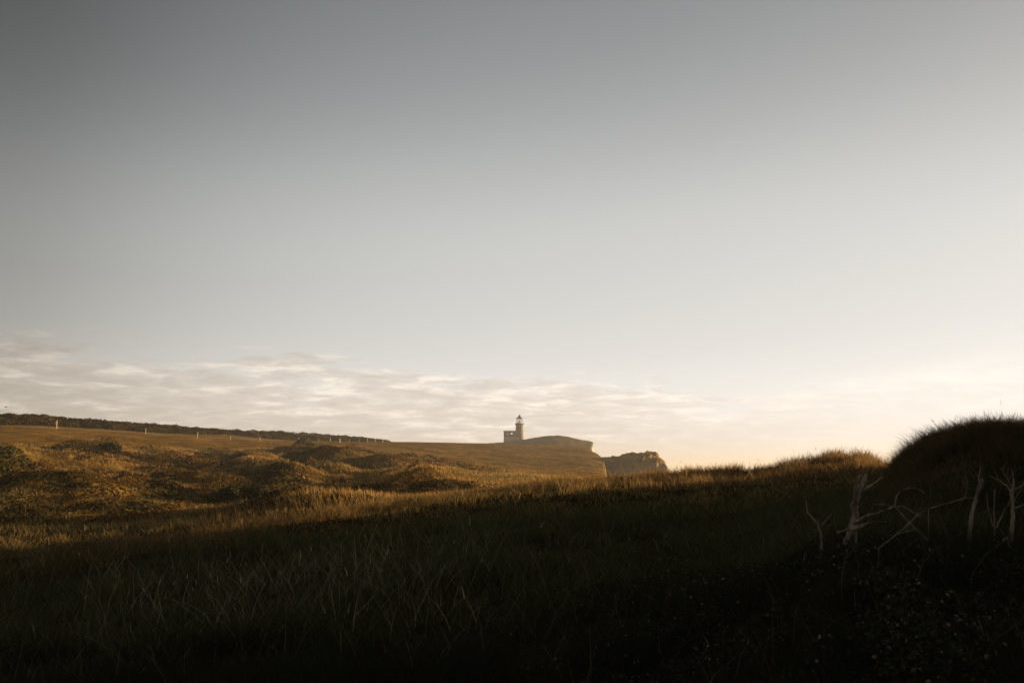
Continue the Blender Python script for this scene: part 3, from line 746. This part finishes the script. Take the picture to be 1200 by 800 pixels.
# ------------------------------------------------------------------ foreground grass
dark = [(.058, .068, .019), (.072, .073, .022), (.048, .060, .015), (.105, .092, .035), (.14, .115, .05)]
bl = Blades()
def near_grass(n, y0, y1, u0, u1, hmin, hmax, wk, cols_, pw=1.0, bend=(.2, 1.3), levels=(0, .35, .7, 1), mask=None):
    x, y = wedge(n, y0, y1, u0, u1, pw)
    cl = sstep(-.25, .35, fbm(x / 1.1 + 3, y / 1.1, 2))
    kp = rng.random(n) < .3 + .7 * cl
    if mask is not None: kp &= mask(x, y)
    x, y, cl = x[kp], y[kp], cl[kp]; m = len(x)
    h = rng.uniform(hmin, hmax, m) * (.55 + .7 * cl)
    w = (.0030 + y * wk) * rng.uniform(.6, 1.4, m)
    bl.add(np.stack([x, y, ground(x, y) - .03], 1), h, w, rng.uniform(0, 6.283, m), rng.uniform(*bend, m), tri_tint(m, cols_), levels, tilt=rng.uniform(0, .45, m))
near_grass(90000, 4.0, 9.5, -.68, .68, .14, .38, .00022, [(.018, .022, .006), (.024, .025, .008), (.015, .020, .005), (.038, .033, .014)])  # nearest blades tinted darker, standing for the weaker sky light low down
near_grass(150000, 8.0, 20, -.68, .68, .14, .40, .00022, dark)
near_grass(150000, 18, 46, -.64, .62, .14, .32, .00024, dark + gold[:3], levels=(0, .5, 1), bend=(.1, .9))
# crest: ripe straw coloured grass with taller stems
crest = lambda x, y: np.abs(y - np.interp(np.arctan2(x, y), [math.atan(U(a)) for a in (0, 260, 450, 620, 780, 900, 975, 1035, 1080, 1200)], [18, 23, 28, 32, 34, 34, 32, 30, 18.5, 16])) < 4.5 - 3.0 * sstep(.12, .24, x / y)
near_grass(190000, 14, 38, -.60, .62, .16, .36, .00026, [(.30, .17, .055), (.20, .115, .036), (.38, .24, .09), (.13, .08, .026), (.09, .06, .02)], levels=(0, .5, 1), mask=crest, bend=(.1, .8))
near_grass(45000, 13, 19, .37, .64, .12, .36, .00024, [(.13, .080, .030), (.10, .062, .024), (.17, .105, .042), (.07, .05, .02)], levels=(0, .5, 1), bend=(.1, 1.0))
near_grass(70000, 4.0, 34, .62, 1.5, .16, .40, .0004, dark, levels=(0, .5, 1))
near_grass(40000, 4.0, 34, -1.3, -.62, .16, .40, .0004, dark, levels=(0, .5, 1))
ripe = lambda x, y: (np.abs(y - 30.5 + 2 * pn(x / 3, y / 3)) < 5) & (rng.random(len(x)) < sstep(-.02, .24, x / y) * (.45 + .55 * sstep(-.2, .2, pn(x / .9, y / .9 + 5)))) & (x / y < .40)
near_grass(52000, 25.5, 37, -.02, .42, .18, .42, .00026, [(.20, .11, .034), (.15, .085, .028), (.24, .14, .045), (.12, .07, .022), (.17, .095, .03), (.60, .40, .19)], levels=(0, .5, 1), mask=ripe, bend=(.05, .5))  # brightest tint paints sparse flecks of sunlit glow onto the blades
o = bl.build('grass', M_grass); tag(o, 'rough shaded foreground grass with a sunlit straw coloured crest', 'grass', kind='stuff')

# flowering stems, thin and tall, some forked, some with seed heads
bl = Blades()
def stems(n, y0, y1, u0, u1, h0, h1, cols_, wk=.00010, mask=None, head=.5, bend=(.05, .4), tilt=.35, fork=0.0, hd=(.04, .09)):
    x, y = wedge(n, y0, y1, u0, u1, 1.0)
    kp = rng.random(len(x)) < .25 + .75 * sstep(-.1, .3, fbm(x / 1.7 + 11, y / 1.7 + 3, 2))
    if mask is not None: kp &= mask(x, y)
    x, y = x[kp], y[kp]
    m = len(x); h = rng.uniform(h0, h1, m) * rng.uniform(.5, 1, m); w = (.0022 + y * wk) * rng.uniform(.7, 1.4, m)
    la = rng.uniform(0, 6.283, m); be = rng.uniform(*bend, m); ti = rng.uniform(0, tilt, m); tint = tri_tint(m, cols_, .35)
    b = np.stack([x, y, ground(x, y) - .02], 1)
    bl.add(b, h, w, la, be, tint, (0, .3, .6, .85, 1), tilt=ti)
    def along(q, t_):
        return b[q] + np.stack([np.cos(la[q]) * (be[q] * t_ ** 2 + ti[q] * t_) * h[q], np.sin(la[q]) * (be[q] * t_ ** 2 + ti[q] * t_) * h[q], h[q] * t_ * (1 - .35 * np.minimum(be[q], 1.2) * t_)], 1)
    for r_ in range(2):
        q = rng.random(m) < fork
        t_ = rng.uniform(.35, .75, q.sum())
        bl.add(along(q, t_), h[q] * rng.uniform(.25, .5, q.sum()), w[q] * .75, la[q] + rng.uniform(1.5, 4.5, q.sum()), rng.uniform(0, .3, q.sum()), tint[q], (0, .5, 1), tilt=rng.uniform(.3, .9, q.sum()))
    q = rng.random(m) < head
    if q.sum():
        tip = along(q, 1.0); hh = rng.uniform(*hd, q.sum()); tip[:, 2] -= hh * .6
        for f in (0, math.pi / 2):
            bl.add(tip, hh * 1.5, w[q] * 2.6, la[q], be[q] * .5, tint[q] * 1.05, (0, .4, 1), face=np.full(q.sum(), f) + rng.uniform(0, .6, q.sum()), tilt=ti[q] * .6)
straw = [(.36, .25, .11), (.28, .19, .08), (.42, .31, .15)]
stems(5200, 13, 36, -.55, .60, .25, .62, straw, mask=crest, head=.35, tilt=.4)
stems(900, 7.5, 17, -.60, .10, .35, .8, [(.19, .16, .085), (.24, .20, .11), (.13, .11, .055)], head=.06, bend=(.05, .6), tilt=.5, fork=.35)
stems(1800, 8.5, 15, -.42, -.02, .25, .85, [(.42, .36, .19), (.52, .44, .25), (.28, .24, .12), (.18, .15, .07)], head=.10, bend=(.05, 1.0), tilt=.6, fork=.45)
stems(500, 5, 14, .05, .62, .2, .55, [(.20, .17, .09), (.27, .22, .13)], head=.05, bend=(.1, .9), tilt=.5, fork=.3)
stems(420, 13.5, 22, .36, .60, .18, .55, [(.16, .11, .045), (.22, .15, .065), (.10, .075, .03)], head=.35, bend=(.1, 1.1), tilt=.5, hd=(.03, .07))
o = bl.build('dry_stalks', M_dry); tag(o, 'thin dry stalks and seed heads rising above the foreground grass', 'stalks', kind='stuff')

# brambles and low leaves, lower right
bl = Blades()
n = 150000
x, y = wedge(n, 3.8, 12.5, -.05, .68, 1.0)
u = x / y
bm_h = .16 + .28 * sstep(-.3, .4, fbm(x / 1.6 + 2, y / 1.6 + 5, 3)) * sstep(-.02, .25, u)
dens = sstep(-.05, .22, u) * (1 - sstep(9.0, 12.5, y)) * sstep(-.30, .25, fbm(x / .7 + 8, y / .7, 3))
kp = rng.random(n) < dens; x, y, bm_h = x[kp], y[kp], bm_h[kp]; n = len(x)
bm_h = bm_h * (1 - .55 * sstep(5.6, 6.6, y) * sstep(.20, .28, x / y))
zz = ground(x, y) + bm_h * rng.random(n) ** .45
tint = tri_tint(n, [(.026, .032, .009), (.034, .037, .011), (.044, .033, .012), (.023, .029, .009), (.028, .033, .009), (.036, .030, .011)] * 5 + [(.09, .062, .026), (.22, .19, .12)])  # palest tint paints glints onto a few leaves
bl.leaves(np.stack([x, y, zz], 1), rng.uniform(.012, .036, n), tint, aspect=.62, up=.3)
# arching canes
m = 300
x, y = wedge(m, 5, 12, .05, .66, 1.0)
bl.add(np.stack([x, y, ground(x, y)], 1), rng.uniform(.3, .7, m), np.full(m, .005), rng.uniform(0, 6.28, m), rng.uniform(.6, 1.5, m), tri_tint(m, [(.10, .07, .04), (.14, .11, .06)]), (0, .25, .5, .75, 1))
o = bl.build('brambles', M_leaf); tag(o, 'low dark bramble thicket with small shiny leaves and painted pale glints at lower right', 'brambles', kind='stuff')

# ------------------------------------------------------------------ dead branches standing in the brambles
def wood(label, cat, name, Y, stems_, mat=None, group='dead branches in the brambles'):
    """stems_: list of (part name, [(px, py, dY, radius in photo px)]) ; the first one stands in the ground"""
    px, py = stems_[0][1][0][:2]; base = at(px, py, Y); g = gz(base.x, base.y)
    root = empty(name, (base.x, base.y, g)); tag(root, label, cat, group)
    k = Y / F
    for pi, (nm, pts) in enumerate(stems_):
        # refine the polyline with a little wander
        P_ = []; Rr = []
        for (a, b) in zip(pts[:-1], pts[1:]):
            for s in range(4):
                f = s / 4; q = [a[i] + (b[i] - a[i]) * f for i in range(4)]
                wob = .7 * min(q[3], 2.5) * (0 if s == 0 and a is pts[0] else 1)
                P_.append(at(q[0] + random.uniform(-.35, .35) * wob, q[1] + random.uniform(-.3, .3) * wob, Y + q[2]) - root.location); Rr.append(max(q[3], .35) * (k if q[3] > 2.1 else k * .82) * random.uniform(.88, 1.14))
        q = pts[-1]; P_.append(at(q[0], q[1], Y + q[2]) - root.location); Rr.append(max(q[3], .3) * k)
        if pi == 0:
            P_.insert(0, Vector((P_[0].x - .02, P_[0].y, -.12))); Rr.insert(0, Rr[0] * 1.1)
        bm = bmesh.new(); tube(bm, P_, [r_ * .88 for r_ in Rr], 9, .26)
        if pi:
            for q_ in range(random.randint(1, 3)):
                a_ = random.randint(len(P_) // 3, len(P_) - 1); d_ = (P_[a_] - P_[a_ - 1]).normalized()
                d_ = (d_ + Vector((random.uniform(-.9, .9), random.uniform(-.6, .6), random.uniform(-.3, .9)))).normalized()
                L_ = random.uniform(.05, .16); c1 = P_[a_] + d_ * L_ * .5 + Vector((0, 0, random.uniform(-.01, .02)))
                r1 = min(Rr[a_] * .6, .45 * k); tube(bm, [P_[a_], c1, c1 + (d_ + Vector((random.uniform(-.4, .4), 0, random.uniform(-.3, .4)))) * L_ * .5], [r1, r1 * .75, r1 * .35], 5, .1)
        bm_obj(nm, bm, mat or M_wood, root, True)
wood('gnarled pale dead trunk splitting into forked prongs, thickest of the dead wood', 'dead branch', 'dead_branch', 8.0, [
    ('trunk', [(991, 634, 0, 3.0), (995, 626, 0, 4.0), (1000, 615, 0, 4.6), (1002, 600, .03, 4.4), (1001, 592, .04, 4.8), (1004, 582, .06, 4.2), (1007, 574, .08, 3.6), (1012, 562, .1, 3.0), (1016, 555, .12, 1.6)]),
    ('branch', [(1003, 590, 0, 3.4), (1003, 578, -.06, 3.0), (1004, 566, -.1, 2.4), (1006, 559, -.12, 1.8), (1011, 556, -.14, 1.2)]),
    ('branch', [(1006, 578, .05, 2.6), (1016, 571, .02, 2.0), (1026, 565, 0, 1.6), (1034, 558, 0, .9)]),
    ('branch', [(1000, 612, 0, 3.2), (1007, 609, -.1, 2.6), (1013, 605, -.15, 1.6), (1018, 602, -.18, .7)]),
    ('branch', [(998, 620, -.05, 3.2), (1008, 616, -.12, 2.6), (1017, 613, -.16, 1.2)]),
    ('branch', [(998, 617, 0, 2.0), (990, 621, -.06, 1.5), (981, 624, -.1, .6)]),
])
wood('long thin dead bough reaching right and ending in a curling tip', 'dead branch', 'dead_branch', 7.9, [
    ('bough', [(1003, 613, .12, 2.0), (1014, 605, .1, 1.6), (1030, 600, 0, 1.4), (1048, 593, -.1, 1.3), (1060, 593, -.15, .9)]),
    ('twig', [(1048, 593, -.1, 1.1), (1050, 582, -.1, 1.0), (1055, 574, -.08, .9), (1066, 571.5, -.05, .8), (1074, 572, -.02, .5), (1084, 577, 0, .4)]),
    ('twig', [(1049, 593, -.1, .9), (1060, 606, -.2, .9), (1072, 618, -.3, .8), (1086, 632, -.4, .5)]),
    ('twig', [(1058, 593, -.14, .9), (1070, 600, -.2, .8), (1080, 607, -.3, .5)]),
    ('twig', [(1047, 593, -.1, .6), (1035, 591, 0, .6), (1022, 590, .1, .4)]),
])
wood('slender bare stick leaning right across the curling bough', 'stick', 'stick', 7.3, [
    ('rod', [(1030, 642, 0, 1.2), (1045, 630, 0, 1.1), (1060, 618, 0, 1.1), (1072, 606, 0, 1.0), (1083, 598, 0, .6)]),
    ('twig', [(1052, 626, 0, .8), (1062, 622, -.05, .7), (1072, 620, -.1, .4)]),
])
wood('small crooked dead twig forking left of the gnarled trunk', 'dead branch', 'dead_branch', 8.2, [
    ('stem', [(963, 636, 0, 1.6), (961, 622, 0, 1.5), (957, 612, 0, 1.4), (951, 605, 0, 1.3), (946, 600, 0, 1.2), (945, 592, 0, 1.0), (944.5, 586, 0, .7)]),
    ('twig', [(962, 616, 0, .8), (969, 608, 0, .7), (975, 601, 0, .4)]),
])
wood('straight pale dead stump, leaning slightly right, cut off at the top', 'stump', 'dead_stump', 8.0, [
    ('trunk', [(1136, 634, 0, 2.3), (1136.5, 622, 0, 2.3), (1138, 608, 0, 2.6), (1142, 590, 0, 2.5), (1145, 576, .02, 2.5), (1149, 568, .03, 2.6), (1151, 561, .04, 2.0)]),
    ('twig', [(1148, 571, 0, 1.1), (1147, 560, .03, .7), (1149, 548, .05, .4)]),
])
wood('thin upright dead stick between the pale stump and the forked shrub', 'stick', 'stick', 8.1, [
    ('rod', [(1166, 628, 0, 1.1), (1165, 610, 0, 1.2), (1165, 592, 0, 1.0), (1165.5, 573, 0, .9)]),
    ('twig', [(1164, 618, 0, .8), (1160, 604, 0, .7), (1157, 592, 0, .4)]),
])
wood('bare dead shrub with branches fanning upward at the right edge', 'dead shrub', 'dead_shrub', 7.8, [
    ('trunk', [(1184, 636, 0, 2.4), (1186, 620, 0, 2.4), (1187, 604, 0, 2.2), (1187, 590, 0, 2.2), (1186, 576, 0, 2.4), (1188, 567, 0, 1.6), (1187, 556, .05, 1.1), (1185, 549, .06, .6)]),
    ('branch', [(1185, 576, 0, 1.5), (1179, 568, .05, 1.3), (1171, 563, .1, 1.2), (1160, 557, .12, .7)]),
    ('branch', [(1186, 572, 0, 1.0), (1180, 560, -.05, .8), (1173, 548, -.08, .5)]),
    ('branch', [(1188, 574, 0, 1.6), (1196, 570, -.05, 1.5), (1206, 563, -.1, 1.2), (1220, 556, -.1, .7)]),
    ('branch', [(1187, 596, 0, 1.6), (1196, 593, -.1, 1.6), (1208, 588, -.15, 1.0)]),
    ('branch', [(1186, 584, 0, 1.4), (1178, 596, .05, 1.2), (1172, 608, .1, 1.1), (1168, 618, .12, .7)]),
    ('branch', [(1188, 586, 0, 1.2), (1193, 578, 0, 1.0), (1197, 574, 0, .6)]),
    ('branch', [(1184, 628, 0, 1.2), (1176, 632, -.1, 1.1), (1166, 642, -.15, .6)]),
])
wood('faint twig lying nearly level left of the pale stump', 'stick', 'stick', 8.6, [
    ('rod', [(1088, 596, 0, .8), (1104, 591, 0, .9), (1118, 587, 0, .9), (1131, 583, 0, .8), (1141, 583, 0, .5)]),
    ('twig', [(1131, 583, 0, .8), (1132, 574, 0, .6), (1128, 563, 0, .4)]),
])

# ------------------------------------------------------------------ sky, sun, air
w = bpy.data.worlds.new('World'); sc.world = w; w.use_nodes = True
nt = w.node_tree; nd = nt.nodes; lk = nt.links; nd.clear()
out = nd.new('ShaderNodeOutputWorld'); bg = nd.new('ShaderNodeBackground')
sky = nd.new('ShaderNodeTexSky'); sky.sky_type = 'NISHITA'; sky.sun_disc = False
sky.sun_elevation = SUN_EL; sky.sun_rotation = SUN_AZ; sky.altitude = 60; sky.air_density = 1.0; sky.dust_density = 2.0; sky.ozone_density = 1.0
hs = nd.new('ShaderNodeHueSaturation'); hs.inputs['Saturation'].default_value = .30
lk.new(sky.outputs[0], hs.inputs['Color'])
tc = nd.new('ShaderNodeTexCoord'); sep = nd.new('ShaderNodeSeparateXYZ'); lk.new(tc.outputs['Generated'], sep.inputs[0])
def mth(op, a, b=None, clamp=False):
    m = nd.new('ShaderNodeMath'); m.operation = op; m.use_clamp = clamp
    for i, v in enumerate((a, b)):
        if v is None: continue
        if hasattr(v, 'is_output'): lk.new(v, m.inputs[i])
        else: m.inputs[i].default_value = v
    return m.outputs[0]
def mrange(v, a, b, c0, c1, smooth=False):
    m = nd.new('ShaderNodeMapRange'); lk.new(v, m.inputs[0])
    if smooth: m.interpolation_type = 'SMOOTHSTEP'
    for i, q in enumerate((a, b, c0, c1)): m.inputs[i + 1].default_value = q
    return m.outputs[0]
# thin veil of moisture: lifts the low sky and rolls the brightness off towards the sun
elev = mth('MAXIMUM', sep.outputs[2], 0.0)
lk.new(mrange(elev, .02, .44, .19, .43, True), hs.inputs['Saturation'])
GAIN = mth('DIVIDE', .55, mth('MAXIMUM', elev, .085))
flat = mth('SQRT', mth('ADD', mth('MULTIPLY', sep.outputs[0], sep.outputs[0]), mth('MULTIPLY', sep.outputs[1], sep.outputs[1])))
side = mth('DIVIDE', mth('ADD', mth('MULTIPLY', sep.outputs[0], math.sin(R(14))), mth('MULTIPLY', sep.outputs[1], math.cos(R(14)))), mth('MAXIMUM', flat, .001))
GAIN = mth('MULTIPLY', GAIN, mrange(side, .72, .985, .40, 1.33, True))
hump = mth('DIVIDE', mth('SUBTRACT', elev, .24), .10)
GAIN = mth('MULTIPLY', GAIN, mth('ADD', mth('ADD', 1.10, mrange(elev, .0, .13, .85, 0, True)), mth('DIVIDE', .90, mth('ADD', 1.0, mth('MULTIPLY', hump, hump)))))
c = mixc(nd, lk, 1.0, hs.outputs[0], (1.015, .994, .965, 1), 'MULTIPLY')
def vmath(op, a, b):
    m = nd.new('ShaderNodeVectorMath'); m.operation = op
    for i, v in enumerate((a, b)):
        if hasattr(v, 'is_output'): lk.new(v, m.inputs[3] if (op == 'SCALE' and i == 1) else m.inputs[i])
        elif op == 'SCALE' and i == 1: m.inputs[3].default_value = v
        else: m.inputs[i].default_value = v
    return m.outputs[0]
c = vmath('SCALE', c, GAIN)
c = vmath('DIVIDE', c, vmath('ADD', vmath('SCALE', c, .1 / 1.04), (1, 1, 1)))
zc = mth('ADD', elev, .11)
cx_, cy_ = mth('DIVIDE', sep.outputs[0], zc), mth('DIVIDE', sep.outputs[1], zc)
cmb = nd.new('ShaderNodeCombineXYZ'); lk.new(cx_, cmb.inputs[0]); lk.new(cy_, cmb.inputs[1])
nA = noise(nd, lk, cmb.outputs[0], 1.25, 10, .64, .3)
nB = noise(nd, lk, cmb.outputs[0], 3.8, 9, .64, .35)
azr = mth('DIVIDE', sep.outputs[0], mth('MAXIMUM', sep.outputs[1], .05))      # tan of the bearing
# the bank of cloud stands higher to the left
hgt = mth('DIVIDE', elev, mrange(azr, -.55, .1, .135, .088))                 # 0 horizon .. 1 top of the bank
cov = mth('ADD', mth('MULTIPLY', mth('SUBTRACT', 1.0, hgt), .45), mth('SUBTRACT', nA.outputs[0], .50))
mask = mth('MULTIPLY', mth('MULTIPLY', mrange(cov, .0, .09, 0, 1, True), mrange(hgt, 1.3, .95, 0, 1)), mrange(azr, -.05, .42, 1, .18, True), True)
cr = ramp(nd, [(.38, (.86, .79, .735)), (.52, (1.02, .94, .875)), (.63, (1.38, 1.255, 1.14))]); lk.new(mth('ADD', nB.outputs[0], mth('MULTIPLY', mth('SUBTRACT', .14, cov), .42)), cr.inputs[0])
cloudc = mixc(nd, lk, 1.0, c, cr.outputs[0], 'MULTIPLY')
c = mixc(nd, lk, mth('MULTIPLY', mask, .88), c, cloudc)
# a thin drawn-out wisp on the right
off = mth('DIVIDE', mth('SUBTRACT', elev, mth('ADD', .029, mth('MULTIPLY', azr, .132))), .0105)
nW = noise(nd, lk, tc.outputs['Generated'], 16, 7, .66, .4, (1, 1, 5.5))
off = mth('ADD', off, mth('MULTIPLY', mth('SUBTRACT', nW.outputs[0], .5), 2.6))
o2 = mth('MULTIPLY', off, off)
wisp = mth('MULTIPLY', mth('DIVIDE', 1.0, mth('ADD', 1.0, mth('MULTIPLY', o2, o2))), mth('MULTIPLY', mrange(azr, .12, .3, 0, 1, True), mrange(azr, .56, .44, 0, 1, True)))
wisp = mth('MULTIPLY', wisp, mrange(nW.outputs[0], .38, .62, .25, 1))
c = mixc(nd, lk, mth('MULTIPLY', wisp, .75), c, vmath('MULTIPLY', c, (1.17, 1.13, 1.09)))
lk.new(c, bg.inputs['Color']); bg.inputs['Strength'].default_value = .05
lk.new(bg.outputs[0], out.inputs[0])

bm = bmesh.new(); box(bm, -20500, 20500, -20500, 20500, -75, 45)
vol, nt, nd, lk = newmat('sea haze'); out = nd.new('ShaderNodeOutputMaterial'); pv = nd.new('ShaderNodeVolumePrincipled')
pv.inputs['Color'].default_value = (.96, .97, .96, 1); pv.inputs['Density'].default_value = .00034; pv.inputs['Anisotropy'].default_value = .3
lk.new(pv.outputs[0], out.inputs['Volume'])
tag(bm_obj('haze', bm, vol), 'thin golden sea haze softening the far headlands', 'haze', kind='stuff')

sl = bpy.data.lights.new('sun', 'SUN'); sl.energy = 5.0; sl.angle = R(.6); sl.color = (1.0, .70, .385)
so = bpy.data.objects.new('sun', sl); COL.objects.link(so); so.rotation_euler = (-SUN).to_track_quat('-Z', 'Y').to_euler(); so.location = SUN * 50

# ------------------------------------------------------------------ camera
cd = bpy.data.cameras.new('camera'); cam = bpy.data.objects.new('camera', cd); COL.objects.link(cam); sc.camera = cam
cd.sensor_width = 36; cd.lens = 35; cd.clip_start = .05; cd.clip_end = 80000
cam.location = (0, 0, EYE); cam.rotation_euler = (R(90) + PITCH, 0, 0)
cd.dof.use_dof = True; cd.dof.focus_distance = 70; cd.dof.aperture_fstop = 5.6

sc.view_settings.view_transform = 'Standard'; sc.view_settings.look = 'None'; sc.view_settings.exposure = 1.0; sc.view_settings.gamma = 1
sc.cycles.use_denoising = True
sc.cycles.max_bounces = 6; sc.cycles.diffuse_bounces = 3; sc.cycles.glossy_bounces = 2; sc.cycles.transmission_bounces = 4; sc.cycles.transparent_max_bounces = 8
